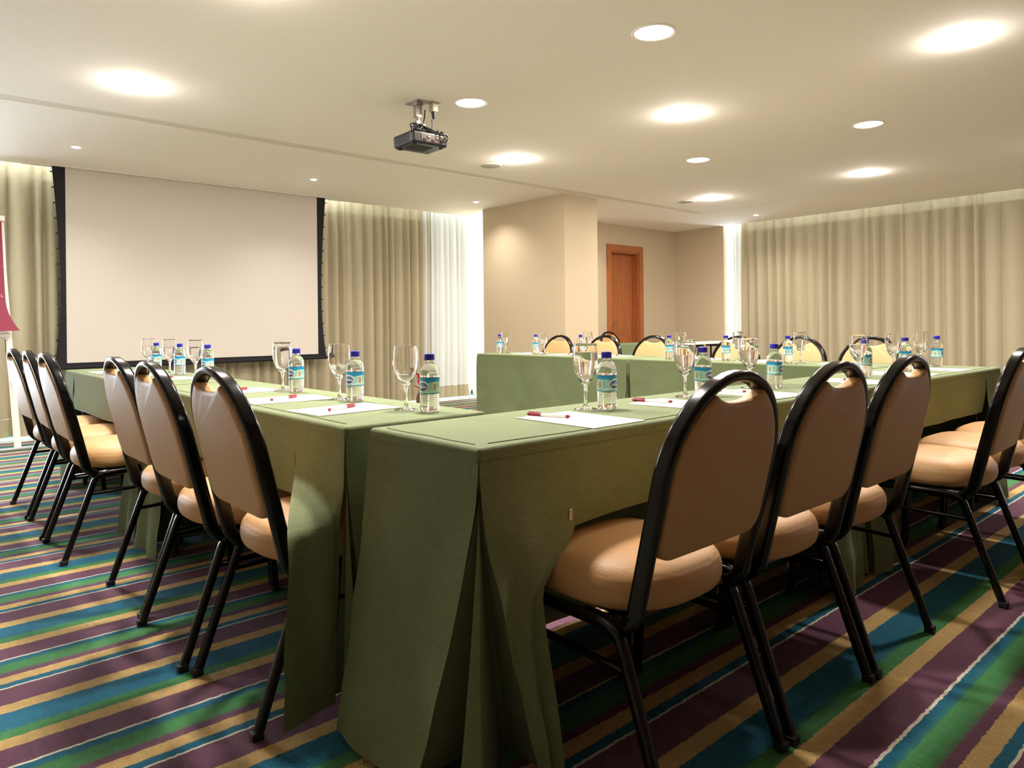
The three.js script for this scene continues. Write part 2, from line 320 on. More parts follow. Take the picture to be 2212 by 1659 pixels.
for (const [u, v, lab] of [[4.378, 5.239, 'round flat ceiling speaker grille near the projection screen lamp'], [7.587, 5.253, 'round flat ceiling speaker grille towards the door']]) {
  const s = thing('ceiling_speaker', lab, 'speaker', u, CENTRE, v, 0);
  part('bezel', new THREE.LatheGeometry([[0.094, 0], [0.106, 0], [0.107, -0.003], [0.102, -0.006], [0.094, -0.005]].map((p) => new THREE.Vector2(...p)), 48), M.whitePlastic, s);
  part('grille', new THREE.LatheGeometry([[0, -0.008], [0.06, -0.007], [0.094, -0.004]].map((p) => new THREE.Vector2(...p)), 48), M.grille, s);
}

{
  const a = thing('air_diffuser', 'long linear air slot set into the ceiling strip before the screen', 'air vent', 0, CEIL, 0);
  for (let k = 0; k < 5; k++) part('slat', ubox(UL + 0.01, CU1 - 0.014, CV1 + 0.003 + k * 0.0255, CV1 + 0.0245 + k * 0.0255, 0.003, 0.0118), M.slot, a);
}

// ------------------------------------------------------------ tables and cloths
const T = 0.752;      // top of cloth
function makeTable(label, u, v, L, W, turn) {
  const t = thing('folding_table', label, 'table', u, 0, v, turn, 'folding seminar tables');
  part('tabletop', rbox(L - 0.02, 0.025, W - 0.02, 0.004, 0, T - 0.02, 0), M.tableTop, t);
  for (const sx of [-1, 1]) {
    for (const sz of [-1, 1]) part('leg', sweep(roundRect(0.026, 0.026, 0.006), [V3(sx * (L / 2 - 0.2), 0, sz * (W / 2 - 0.07)), V3(sx * (L / 2 - 0.2), T - 0.033, sz * (W / 2 - 0.07))], V3(1, 0, 0)), M.tableLeg, t);
    part('crossbar', box(0.022, 0.022, W - 0.16, sx * (L / 2 - 0.2), 0.3, 0), M.tableLeg, t);
  }
  return t;
}
// skirt panel in the cloth's own axes. e0 -> e1 is the table edge, n points outwards.
function panel(e0, e1, n, drop, o = {}) {
  const A = V3(e0[0], 0, e0[1]), B = V3(e1[0], 0, e1[1]), len = A.distanceTo(B), dir = V3().subVectors(B, A).normalize(), N = V3(n[0], 0, n[1]);
  const { flare = 0.03, wave = 0.008, freq = 5, cut0 = 0, cut1 = 0, tuck = null, sd = 0, rough = 0.004, lift = 0 } = o;
  const nx = Math.max(10, Math.round(len / 0.022)), ny = Math.max(6, Math.round(drop / 0.028));
  return grid(nx, ny, (a, b) => {
    const open = Math.pow(Math.max(0, b - 0.14), 1.1), drop0 = drop * b;
    const m = tuck ? THREE.MathUtils.smoothstep(drop0, tuck.from ?? 0.19, tuck.to ?? 0.33) : 0, ta = tuck?.side ? 1 - a : a;   // ta: 0 at the corner, 1 at the free edge
    const width = len - (cut0 + cut1) * open - (tuck ? tuck.amount * m + (tuck.more ?? 0) * m * b : 0);
    const s = tuck?.side ? len - cut1 * open - (1 - a) * width : cut0 * open + a * width;
    const y = T - 0.03 - (drop - 0.03) * b + lift * b * (vnoise(a * 5 + sd, 2) - 0.5);
    const off = 0.0015 + flare * Math.pow(b, 1.35) + (tuck ? tuck.out * m * (1 - (tuck.low ?? 0) * b) * ta * (1 - 0.2 * Math.sin(Math.PI * ta)) : 0)
      + wave * b * Math.sin(a * len * freq * Math.PI * 2 + sd * 1.7 + b * 0.9) * (0.55 + 0.9 * vnoise(a * 4 + sd, b * 1.5)) + rough * Math.min(1, b * 4) * (vnoise(a * len * 9 + sd * 3, b * 7 + sd) - 0.5) * 2
      + (tuck ? 0.012 * m * Math.sin(ta * 9 + b * 5) * (1 - b * 0.4) : 0);
    const along = tuck ? s + 0.012 * m * (Math.sin(ta * 7 + b * 4 + sd) - 1) * ta * (tuck.side ? -1 : 1) : s;
    const q = V3().copy(A).addScaledVector(dir, along).addScaledVector(N, off);
    return [q.x, y, q.z, a * len, y];
  });
}
// inverted pleat folded in behind an open corner
function pleat(c, d1, d2, drop, f1, f2, g1, g2) {   // c corner, d1/d2: directions along the two edges away from the corner (their outward normals are -d2/-d1)
  const section = (b) => {
    const o = Math.pow(Math.max(0, b - 0.12), 1.1), P = (a1, a2) => [c[0] + d1[0] * a1 + d2[0] * a2, c[1] + d1[1] * a1 + d2[1] * a2], y = T - 0.032 - (drop - 0.04) * b;
    const w1 = -f1 * Math.pow(b, 1.35), w2 = -f2 * Math.pow(b, 1.35);      // how far the two panels stand out (along -d1 and -d2)
    // panel 2 runs along d1 and stands out along -d2; panel 1 runs along d2 and stands out along -d1
    const R = 0.03 + 0.02 * b;
    return [P(w1 + 0.006, g1 * o + 0.03 * o), P(w1 + 0.006 + 0.2 * o, (g1 * 0.9 + 0.05) * o), P(w1 * 0.72 + 0.004 + R * o * 0.1, w2 * 0.72 + 0.004 + R * o), P(w1 * 0.72 + 0.004 + R * o, w2 * 0.72 + 0.004 + R * o * 0.1), P((g2 * 0.9 + 0.05) * o, w2 + 0.006 + 0.2 * o), P(g2 * o + 0.03 * o, w2 + 0.006)].map((p) => [p[0], y, p[1]]);
  };
  return grid(30, 18, (a, b) => {
    const S = section(b), t = a * 5, i = Math.min(4, Math.floor(t)), f = t - i, s = f * f * (3 - 2 * f) * 0.4 + f * 0.6;
    return [S[i][0] * (1 - s) + S[i + 1][0] * s, S[i][1], S[i][2] * (1 - s) + S[i + 1][2] * s, a * 0.3, S[i][1]];
  });
}
// own axes: x along the table, +z the seating side (short apron between full corner panels), -z the inner side (full skirt)
function makeCloth(label, u, v, L, W, turn, o = {}) {
  const c = thing('tablecloth', label, 'tablecloth', u, 0, v, turn, 'green tablecloths'), x = L / 2, z = W / 2, full = T - 0.018, k = o.corner ?? 0.28, sd = o.sd ?? 1;
  part('cloth_top', metreUV(rbox(L, 0.05, W, 0.011, 0, T - 0.025, 0, 3)), M.cloth, c);
  const ap = 0.228;
  part('apron', panel([-x + k, z], [x - k, z], [0, 1], ap, { flare: o.apronFlare ?? 0.004, wave: 0.004, freq: 1.6, sd, rough: 0.003, lift: 0.012 }), M.cloth, c);
  const G = o.gapEnd ?? 0.055, fl = o.flareFront ?? [0.05, 0.05], fe = o.flareEnd ?? [0.05, 0.05], G2 = o.gap ?? 0.05, tuck = o.tuck ?? [null, null];
  part('skirt_panel', panel([-x, z], [-x + k, z], [0, 1], full, { flare: fl[0], wave: 0.01, freq: 4.5, cut0: G2, tuck: tuck[0], sd: sd + 2, rough: 0.006 }), M.cloth, c);
  part('skirt_panel', panel([x - k, z], [x, z], [0, 1], full, { flare: fl[1], wave: 0.01, freq: 4.5, cut1: G2, tuck: tuck[1] && { ...tuck[1], side: 1 }, sd: sd + 5, rough: 0.006 }), M.cloth, c);
  part('end_skirt', panel([-x, -z], [-x, z], [-1, 0], full, { flare: fe[0], wave: 0.006, freq: 2.6, cut0: G * 0.6, cut1: G, sd: sd + 9, rough: 0.004 }), M.cloth, c);
  part('end_skirt', panel([x, -z], [x, z], [1, 0], full, { flare: fe[1], wave: 0.006, freq: 2.6, cut0: G * 0.6, cut1: G, sd: sd + 13, rough: 0.004 }), M.cloth, c);
  part('back_skirt', panel([-x, -z], [x, -z], [0, -1], full, { flare: 0.03, wave: 0.01, freq: 1.7, cut0: G * 0.6, cut1: G * 0.6, sd: sd + 17 }), M.cloth, c);
  part('corner_pleat', pleat([-x, z], [1, 0], [0, -1], full, fe[0], fl[0], G, G2), M.cloth, c);
  part('corner_pleat', pleat([x, z], [-1, 0], [0, -1], full, fe[1], fl[1], G, G2), M.cloth, c);
  part('corner_pleat', pleat([-x, -z], [1, 0], [0, 1], full, fe[0], 0.03, G * 0.6, G * 0.6), M.cloth, c);
  part('corner_pleat', pleat([x, -z], [-1, 0], [0, 1], full, fe[1], 0.03, G * 0.6, G * 0.6), M.cloth, c);
  const seam = []; for (let i = 0; i <= 14; i++) { const a = i / 14; seam.push([-x + 0.06 + a * (L - 0.12), T + 0.0006, z - 0.035 - (vnoise(a * 6 + sd, 9) - 0.5) * 0.016]); }
  part('seam', tube(seam, 0.0016, 70, 6), M.cloth, c);
  const s2 = []; for (let i = 0; i <= 8; i++) { const a = i / 8; s2.push([-x + 0.028 + (vnoise(a * 4 + sd, 4) - 0.5) * 0.012, T + 0.0006, -z + 0.05 + a * (W - 0.1)]); }
  part('seam', tube(s2, 0.0014, 30, 6), M.cloth, c);
  return c;
}
const TABLES = [
  // label words, centre u, centre v, length, width, turn, options
  ['at the corner nearest the camera, with the woven tag', 1.925, 1.443, 1.91, 0.466, 0, { sd: 1, apronFlare: -0.02, flareFront: [0.10, 0.06], flareEnd: [0.13, 0.04], gap: 0.115, gapEnd: 0.085, tuck: [{ amount: 0.085, more: 0.06, out: 0.01 }, null] }],
  ['facing the screen, on the cream curtain side', 3.86, 1.443, 1.91, 0.466, 0, { sd: 4, apronFlare: -0.02 }],
  ['in the row before the flip chart, joining the corner table', 1.172, 2.685, 1.92, 0.49, -Math.PI / 2, { sd: 2, flareFront: [0.05, 0.03], flareEnd: [0.04, 0.06], tuck: [null, { amount: 0.315, out: 0.19, from: 0.12, to: 0.243, low: 0.2 }], corner: 0.31, gap: 0.02 }],
  ['in the row before the flip chart, nearest the screen', 1.172, 4.62, 1.92, 0.49, -Math.PI / 2, { sd: 7 }],
  ['in the row by the wall column, its second table', 4.59, 2.62, 1.84, 0.48, Math.PI / 2, { sd: 11 }],
  ['in the row by the wall column, nearest the column', 4.59, 4.51, 1.87, 0.48, Math.PI / 2, { sd: 15 }],
];
// turn: own +z must point outwards from the U. base row: +z = -v (turn 0); flip chart row: +z = -u (turn -90); column row: +z = +u (turn 90)
const cloths = TABLES.map(([where, u, v, L, W, turn, o]) => { makeTable(`folding table under cloth ${where}`, u, v, L, W, turn); return makeCloth(`olive green fitted tablecloth ${where}`, u, v, L, W, turn, o); });
// woven tag on the seam of the corner cloth
{
  const cv = document.createElement('canvas'); cv.width = 128; cv.height = 320; const g = cv.getContext('2d');
  g.fillStyle = '#d9cfb6'; g.fillRect(0, 0, 128, 320); g.translate(64, 160); g.rotate(-Math.PI / 2); g.fillStyle = '#4a1f14'; g.font = 'bold 100px sans-serif'; g.textAlign = 'center'; g.textBaseline = 'middle'; g.fillText('KAZA', 0, 6, 270);
  const t = new THREE.CanvasTexture(cv); t.colorSpace = THREE.SRGBColorSpace;
  const tagMesh = part('woven_tag', box(0.01, 0.025, 0.0012), std({ map: t, roughness: 0.8 }), cloths[0], 'small cream woven tag with dark letters');
  const skirt = cloths[0].children.find((c) => c.name === 'skirt_panel').geometry.attributes.position, spotAt = [-0.955 + 0.268, 0.565];
  let near = 1e9, zz = 0; for (let i = 0; i < skirt.count; i++) { const d = Math.hypot(skirt.getX(i) - spotAt[0], skirt.getY(i) - spotAt[1]); if (d < near) { near = d; zz = skirt.getZ(i); } }
  tagMesh.position.set(spotAt[0], spotAt[1], zz + 0.002);   // sewn to the free edge of the corner panel
}
// far table with a green cloth near the door, and a bare folding table
makeTable('folding table under the green cloth near the door', 7.95, 6.42, 1.5, 0.45, 0);
makeCloth('green tablecloth on the separate table near the door', 7.95, 6.42, 1.5, 0.45, Math.PI, { sd: 21 });
{
  const t = thing('folding_table', 'bare white folding table with black folding legs by the short wall', 'table', 8.95, 0, 5.9, 0);
  part('tabletop', rbox(1.3, 0.025, 0.45, 0.006, 0, 0.74, 0), M.whitePlastic, t, 'white tabletop');
  for (const sx of [-1, 1]) { for (const sz of [-1, 1]) part('leg', tube([[sx * 0.42, 0.727, sz * 0.17], [sx * 0.45, 0, sz * 0.19]], 0.014, 2, 10), M.tableLeg, t); part('bracket', box(0.16, 0.04, 0.36, sx * 0.38, 0.705, 0), M.tableLeg, t); part('crossbar', tube([[sx * 0.437, 0.3, -0.18], [sx * 0.437, 0.3, 0.18]], 0.011, 2, 8), M.tableLeg, t); }
}

// ------------------------------------------------------------ chairs
function makeChair() {
  const g = new THREE.Group(); g.name = 'banquet_chair'; tag(g, '', 'chair');
  const lean = (geo) => { const p = geo.attributes.position; for (let i = 0; i < p.count; i++) p.setZ(i, p.getZ(i) + 0.09 - 0.24 * (p.getY(i) - 0.42)); geo.computeVertexNormals(); return geo; };
  // arched back frame: flat oval tube
  const R = 0.205, yc = 0.702, arch = [];
  for (const y of [0.405, 0.5, 0.6]) arch.push(V3(-R, y, 0));
  for (let i = 0; i <= 56; i++) { const a = Math.PI - Math.PI * i / 56; arch.push(V3(R * Math.cos(a), yc + R * Math.sin(a), 0)); }
  for (const y of [0.6, 0.5, 0.405]) arch.push(V3(R, y, 0));
  const bf = sweep(roundRect(0.024, 0.042, 0.011, 6), arch, V3(0, 0, 1), false, true);
  { const p = bf.attributes.position; for (let i = 0; i < p.count; i++) p.setZ(i, p.getZ(i) + 0.09 - 0.24 * (p.getY(i) - 0.42)); }
  bf.computeVertexNormals(); part('back_frame', bf, M.black, g, 'glossy black arched metal frame');
  // padded back with a scooped hand grip at the top
  const s = new THREE.Shape(), w = 0.181, r = 0.045, y0 = 0.536, rad = 0.18, horn = 0.092;
  s.moveTo(-w + r, y0); s.lineTo(w - r, y0); s.quadraticCurveTo(w, y0, w, y0 + r); s.lineTo(rad, yc);
  s.absarc(0, yc, rad, 0, Math.acos(horn / rad), false);
  const hy = yc + Math.sqrt(rad * rad - horn * horn);
  s.bezierCurveTo(horn * 0.75, hy - 0.012, horn * 0.5, hy - 0.019, 0, hy - 0.019);
  s.bezierCurveTo(-horn * 0.5, hy - 0.019, -horn * 0.75, hy - 0.012, -horn, hy);
  s.absarc(0, yc, rad, Math.PI - Math.acos(horn / rad), Math.PI, false);
  s.lineTo(-w, y0 + r); s.quadraticCurveTo(-w, y0, -w + r, y0);
  let pad = new THREE.ExtrudeGeometry(s, { depth: 0.018, bevelEnabled: true, bevelThickness: 0.013, bevelSize: 0.013, bevelSegments: 5, curveSegments: 18 }).translate(0, 0, -0.009);
  { const p = pad.attributes.position; for (let i = 0; i < p.count; i++) p.setZ(i, p.getZ(i) + 0.085 - 0.24 * (p.getY(i) - 0.42)); }
  pad.deleteAttribute('normal'); pad = toCreasedNormals(mergeVertices(pad, 1e-5), 0.7);
  part('backrest', pad, M.vinyl, g, 'tan vinyl back pad with scooped top');
  // seat cushion
  const prof = [[0, 0.392], [0.8, 0.392], [0.93, 0.396], [0.985, 0.41], [1, 0.432], [0.985, 0.452], [0.935, 0.47], [0.84, 0.485], [0.68, 0.496], [0.4, 0.504], [0, 0.507]];
  const seat = grid(56, 30, (a, b) => {
    const t = b * (prof.length - 1), i = Math.min(prof.length - 2, Math.floor(t)), f = t - i, q0 = prof[Math.max(0, i - 1)], q1 = prof[i], q2 = prof[i + 1], q3 = prof[Math.min(prof.length - 1, i + 2)];
    const cr = (k) => 0.5 * (2 * q1[k] + (q2[k] - q0[k]) * f + (2 * q0[k] - 5 * q1[k] + 4 * q2[k] - q3[k]) * f * f + (3 * q1[k] - q0[k] - 3 * q2[k] + q3[k]) * f * f * f);
    const th = a * Math.PI * 2, c = Math.cos(th), sn = Math.sin(th), e = 2 / (sn < 0 ? 2.5 : 3.8), X = Math.sign(c) * Math.pow(Math.abs(c), e), Z = Math.sign(sn) * Math.pow(Math.abs(sn), e), k = Math.max(0, cr(0));
    const wd = 0.217;
    return [-X * wd * k, cr(1), 0.272 + Z * 0.2 * k, X * 0.22 * k, Z * 0.22 * k + cr(1)];
  });
  part('seat', toCreasedNormals(mergeVertices(seat, 1e-5), 1.2), M.vinyl, g, 'puffy tan vinyl seat cushion');
  const sq = roundRect(0.024, 0.024, 0.006, 2), ov = roundRect(0.023, 0.036, 0.01, 4);
  const sf = [];
  for (const x of [-1, 1]) {
    // elbow sleeve joining the back frame to the seat frame
    sf.push(sweep(ov.map(([a, b]) => [b, a]), fillet([[x * R, 0.438, 0.0846], [x * R, 0.398, 0.0966], [x * R * 0.99, 0.372, 0.128], [x * R * 0.97, 0.372, 0.24]], 0.03, 6), V3(1, 0, 0)));
    part('leg', sweep(sq, fillet([[x * 0.222, 0.012, 0.002], [x * 0.216, 0.362, 0.126], [x * 0.214, 0.376, 0.17], [x * 0.212, 0.376, 0.3]], 0.035, 6), V3(1, 0, 0)), M.black, g);
    part('leg', sweep(sq, fillet([[x * 0.212, 0.376, 0.3], [x * 0.213, 0.376, 0.43], [x * 0.215, 0.36, 0.452], [x * 0.22, 0.012, 0.475]], 0.025, 6), V3(1, 0, 0)), M.black, g);
    part('stretcher', sweep(roundRect(0.014, 0.018, 0.004, 2), [V3(x * 0.217, 0.292, 0.1), V3(x * 0.215, 0.3, 0.456)], V3(1, 0, 0)), M.black, g);
    part('foot_cap', rbox(0.029, 0.022, 0.03, 0.005, x * 0.222, 0.011, 0), M.rubber, g);
    part('foot_cap', rbox(0.029, 0.022, 0.03, 0.005, x * 0.22, 0.011, 0.476), M.rubber, g);
  }
  for (const z of [0.17, 0.42]) sf.push(box(0.4, 0.018, 0.022, 0, 0.379, z));
  sf.push(box(0.34, 0.012, 0.3, 0, 0.386, 0.27));
  part('seat_frame', merge(sf), M.black, g);
  return g;
}
const chair0 = makeChair();
let chairUsed = false;
function chair(label, group, u, v, turn) {
  let c;
  if (!chairUsed) { chairUsed = true; c = chair0; c.name = numbered('banquet_chair'); c.userData.label = label; c.position.set(u, 0, -v); c.rotation.y = turn; scene.add(c); }
  else c = copyOf(chair0, label, u, 0, v, turn);
  c.userData.group = group; return c;
}
[[1.38, 0.857], [1.868, 0.852], [2.35, 0.85], [3.2, 0.754], [3.68, 0.77], [4.18, 0.77]].forEach(([u, v], i) =>
  chair(`tan vinyl chair with black arched frame, ${ORD[i]} from the tagged table corner, facing the screen`, 'chairs along the tables that face the screen', u, v, Math.PI + [0.0, 0.0, 0.01, 0.03, -0.02, 0.02][i]));
[[0.69, 1.972], [0.665, 2.47], [0.68, 2.975], [0.585, 3.83], [0.588, 4.35], [0.58, 4.86]].reverse().forEach(([u, v], i) =>
  chair(`tan vinyl chair with black arched frame, ${ORD[i]} from the flip chart along that table row`, 'chairs along the row before the flip chart', u, v, Math.PI / 2 + [0.03, -0.02, 0.0, 0.01, 0.0, 0.0][i]));
[[5.19, 5.15], [5.19, 4.54], [5.19, 3.965], [5.19, 3.13], [5.19, 2.6], [5.19, 2.085]].forEach(([u, v], i) =>
  chair(`tan vinyl chair with black arched frame, ${ORD[i]} from the wall column behind that table row`, 'chairs along the row by the wall column', u, v, -Math.PI / 2 + [0, 0.03, -0.02, 0, 0.02, 0][i]));
chair('tan vinyl chair with black arched frame standing before the wooden door', 'chair at the separate table', 7.98, 6.87, 0);

// ------------------------------------------------------------ things on the tables
const labelTex = (() => {
  const cv = document.createElement('canvas'); cv.width = 1024; cv.height = 270; const g = cv.getContext('2d');
  g.fillStyle = '#9ed9cf'; g.fillRect(0, 0, 1024, 270);
  g.fillStyle = '#c4ece2'; for (let i = 0; i < 7; i++) { g.beginPath(); g.ellipse(80 + i * 150, 200 + (i % 2) * 26, 90, 26, -0.2, 0, 7); g.fill(); }
  g.fillStyle = '#1296cc'; g.fillRect(0, 0, 1024, 62); g.beginPath(); g.moveTo(0, 60); for (let x = 0; x <= 1024; x += 16) g.lineTo(x, 74 + 20 * Math.sin(x / 90)); g.lineTo(1024, 0); g.lineTo(0, 0); g.fill();
  g.fillStyle = '#0f7fae'; g.fillRect(0, 0, 1024, 9); g.fillRect(0, 256, 1024, 14);
  for (const cx of [170, 682]) {
    g.fillStyle = '#ffffff'; g.beginPath(); g.ellipse(cx, 140, 118, 86, 0, 0, 7); g.fill();
    g.fillStyle = '#21358c'; g.beginPath(); g.ellipse(cx - 4, 148, 106, 72, 0, 0, 7); g.fill();
    g.fillStyle = '#3f8fd0'; g.beginPath(); g.ellipse(cx - 4, 112, 66, 26, 0, 0, 7); g.fill();
    g.fillStyle = '#ffffff'; g.font = 'bold 64px sans-serif'; g.textAlign = 'center'; g.textBaseline = 'middle'; g.fillText('Indaiá', cx - 2, 152, 178);
  }
  for (const bx of [350, 862]) {
    g.fillStyle = '#f3ecd0'; g.fillRect(bx, 84, 92, 130); g.fillStyle = '#5c4a3c'; for (let k = 0; k < 14; k++) g.fillRect(bx + 14, 96 + k * 8, 64, 3 + (k * 7) % 4);
    g.fillStyle = '#2f8f96'; for (let k = 0; k < 9; k++) g.fillRect(bx + 104, 96 + k * 14, 44 - (k * 5) % 14, 4);
  }
  const t = new THREE.CanvasTexture(cv); t.colorSpace = THREE.SRGBColorSpace; return t;
})();
M.bottleLabel = std({ map: labelTex, roughness: 0.4 });
function lathe(pts, n = 40) { return new THREE.LatheGeometry(pts.map((p) => new THREE.Vector2(p[0], p[1])), n); }
function makeBottle() {
  const b = new THREE.Group(); b.name = 'water_bottle'; tag(b, '', 'bottle');
  const pr = [[0, 0.006], [0.012, 0.004], [0.022, 0.001], [0.028, 0.004], [0.0305, 0.012]];
  for (let k = 0; k < 6; k++) { const y = 0.016 + k * 0.0066; pr.push([0.0313, y], [0.0315, y + 0.002], [0.0303, y + 0.0046]); }
  pr.push([0.0306, 0.0575], [0.0306, 0.1085], [0.0315, 0.111], [0.0317, 0.116], [0.0313, 0.124], [0.0296, 0.133], [0.0262, 0.141], [0.021, 0.148], [0.0165, 0.1525], [0.0145, 0.155], [0.0145, 0.158], [0.016, 0.1585], [0.016, 0.16], [0.0135, 0.1605], [0.0135, 0.178], [0, 0.178]);
  const g = lathe(pr, 50), p = g.attributes.position;
  for (let i = 0; i < p.count; i++) { const y = p.getY(i); if (y < 0.014) { const a = Math.atan2(p.getZ(i), p.getX(i)), k = 1 - 0.13 * (1 - y / 0.014) * (0.5 + 0.5 * Math.cos(a * 5)); p.setX(i, p.getX(i) * k); p.setZ(i, p.getZ(i) * k); } }
  g.computeVertexNormals();
  part('bottle_body', g, M.pet, b, 'clear plastic bottle full of water');
  part('bottle_label', new THREE.CylinderGeometry(0.0312, 0.0312, 0.05, 48, 1, true).translate(0, 0.083, 0), M.bottleLabel, b, 'aqua and blue label with dark blue oval');
  const cap = lathe([[0.0138, 0.162], [0.0162, 0.162], [0.0165, 0.163], [0.0165, 0.179], [0.0155, 0.1815], [0.013, 0.1822], [0, 0.1822]], 80), q = cap.attributes.position;
  for (let i = 0; i < q.count; i++) { const y = q.getY(i); if (y > 0.164 && y < 0.18) { const j = i % 2 ? 0.985 : 1; q.setX(i, q.getX(i) * j); q.setZ(i, q.getZ(i) * j); } }
  part('bottle_cap', cap, M.cap, b, 'dark blue ribbed screw cap');
  return b;
}
function makeGlass() {
  const b = new THREE.Group(); b.name = 'water_goblet'; tag(b, '', 'glass');
  const outer = [[0, 0.0], [0.034, 0.0], [0.037, 0.0015], [0.0365, 0.003], [0.028, 0.0045], [0.014, 0.008], [0.0075, 0.015], [0.0055, 0.028], [0.0048, 0.048], [0.0055, 0.066], [0.0085, 0.078], [0.016, 0.087], [0.026, 0.1], [0.0345, 0.118], [0.0393, 0.138], [0.0408, 0.156], [0.0398, 0.178], [0.0375, 0.198], [0.0366, 0.207]];
  const inner = [[0.0358, 0.2073], [0.0356, 0.206], [0.0365, 0.197], [0.0387, 0.178], [0.0396, 0.156], [0.0381, 0.138], [0.0333, 0.119], [0.0248, 0.102], [0.014, 0.0905], [0.006, 0.086], [0, 0.085]];
  part('goblet', lathe([...outer, ...inner], 56), M.glass, b, 'clear stemmed glass');
  return b;
}
function waterIn(g, level) {
  const ins = [[0.0136, 0.0908], [0.0244, 0.1023], [0.0329, 0.1193], [0.0377, 0.1383], [0.0392, 0.156], [0.0383, 0.178]], pts = [[0, 0.0854], [0.0058, 0.0864]];
  for (const q of ins) if (q[1] < level - 0.002) pts.push(q);
  const i = ins.findIndex((q) => q[1] >= level - 0.002), a = ins[Math.max(0, i - 1)], c = ins[i < 0 ? ins.length - 1 : i], t = Math.min(1, Math.max(0, (level - a[1]) / (c[1] - a[1] || 1)));
  const r = a[0] + (c[0] - a[0]) * t; pts.push([r, level], [r - 0.001, level - 0.0004], [0, level - 0.0004]);
  part('water', lathe(pts, 48), M.water, g);
}
const bottle0 = makeBottle(), glass0 = makeGlass();
const pen0 = (() => {
  const p = new THREE.Group(); p.name = 'pen'; tag(p, '', 'pen');
  part('barrel', lathe([[0, 0], [0.0012, 0.0], [0.0042, 0.014], [0.0048, 0.022], [0.0048, 0.1], [0, 0.1]], 16).rotateX(Math.PI / 2), M.penWhite, p, 'white pen barrel');
  part('cap', lathe([[0, 0.1], [0.0052, 0.1], [0.0052, 0.142], [0.003, 0.147], [0, 0.147]], 16).rotateX(Math.PI / 2), M.penRed, p, 'dark red pen cap');
  part('clip', box(0.003, 0.0022, 0.04, 0, 0.0062, 0.122), M.penRed, p);
  part('tip_ring', lathe([[0.003, 0.006], [0.0047, 0.012], [0.0052, 0.018], [0.003, 0.018]], 16).rotateX(Math.PI / 2), M.penRed, p);
  return p;
})();
const firsts = new Map();
function place(src, label, group, u, y, v, turn) {
  let c;
  if (!firsts.has(src)) { firsts.set(src, 1); c = src.clone(); c.userData = { ...src.userData }; c.name = numbered(src.name); c.userData.label = label; c.position.set(u, y, -v); c.rotation.y = turn; scene.add(c); } else c = copyOf(src, label, u, y, v, turn);
  c.userData.group = group; return c;
}
const padGeo = rbox(0.21, 0.003, 0.297, 0.0008, 0, 0.0015, 0, 1);
// one place setting: bottle, goblet, note pad and pen
function setting(i, row, anchor, b, bt, g, water, pad, pt, pen, pent) {
  const id = `${ORD[i]} from ${anchor}`;
  place(bottle0, `small water bottle with blue cap, ${id}`, `water bottles on the ${row}`, b[0], T + 0.0003, b[1], bt);
  const gg = place(glass0, `stemmed water glass, ${id}`, `water glasses on the ${row}`, g[0], T + 0.0003, g[1], rr(0, 6)); if (water) waterIn(gg, water);
  const s = tag(part(numbered('note_pad'), padGeo, M.paper, scene), `white note pad, ${id}`, 'note pad', `note pads on the ${row}`); s.position.set(pad[0], T + 0.0002, -pad[1]); s.rotation.y = pt;
  place(pen0, `white and red pen, ${id}`, `pens on the ${row}`, pen[0], T + 0.0085, pen[1], pent);
}
const HP = Math.PI / 2;
// label centre (the oval) towards the camera for each bottle: cylinder seam is at local +z
const baseRow = 'tables that face the screen', A0 = 'the tagged corner facing the screen';
[[1.715, 1.49, 1.665, 1.535, 0.182], [2.25, 1.492, 2.2, 1.535, 0.184], [2.735, 1.475, 2.68, 1.555, 0.176], [3.585, 1.462, 3.49, 1.455, 0.16], [4.11, 1.468, 4.05, 1.505, 0.15], [4.62, 1.478, 4.565, 1.545, 0.15]].forEach((q, i) => {
  const pu = [1.471, 1.99, 2.47, 3.27, 3.86, 4.36][i], pv = [1.38, 1.395, 1.395, 1.385, 1.4, 1.4][i], pt = [0, 0.12, -0.04, 0.03, 0.1, 0.02][i];
  setting(i, baseRow, A0, [q[0], q[1]], 2.1 + [0.15, 0.0, 0.1, 0.1, -0.1, 0.2][i], [q[2], q[3]], q[4], [pu, pv], pt, [pu - 0.01, pv + 0.02 + (i % 3) * 0.01], Math.PI + 0.28 + pt * 0.5);
});
const chartRow = 'row before the flip chart', A1 = 'the screen on the flip chart side';
[[1.285, 1.845, 1.262, 1.945, 0], [1.272, 2.29, 1.268, 2.4, 0.13], [1.28, 2.79, 1.275, 2.915, 0.188], [1.305, 3.93, 1.28, 4.05, 0.17], [1.3, 4.39, 1.28, 4.51, 0.16], [1.3, 4.86, 1.28, 4.97, 0.158]].reverse().forEach((q, i) => {
  const k = 5 - i, pv = [2.1, 2.545, 3.03, 4.08, 4.55, 5.03][k], pu = 1.125, pt = HP + [0.06, -0.08, 0.05, 0.04, -0.05, 0.03][k];
  setting(i, chartRow, A1, [q[0], q[1]], 0.62 + [0.05, 0.15, 0.1, 0.2, 0.1, 0.2][k], [q[2], q[3]], q[4], [pu, pv], pt, [pu - 0.08, pv - 0.035], HP + 0.42);
});
const colRow = 'row by the wall column', A2 = 'the wall column on that side';
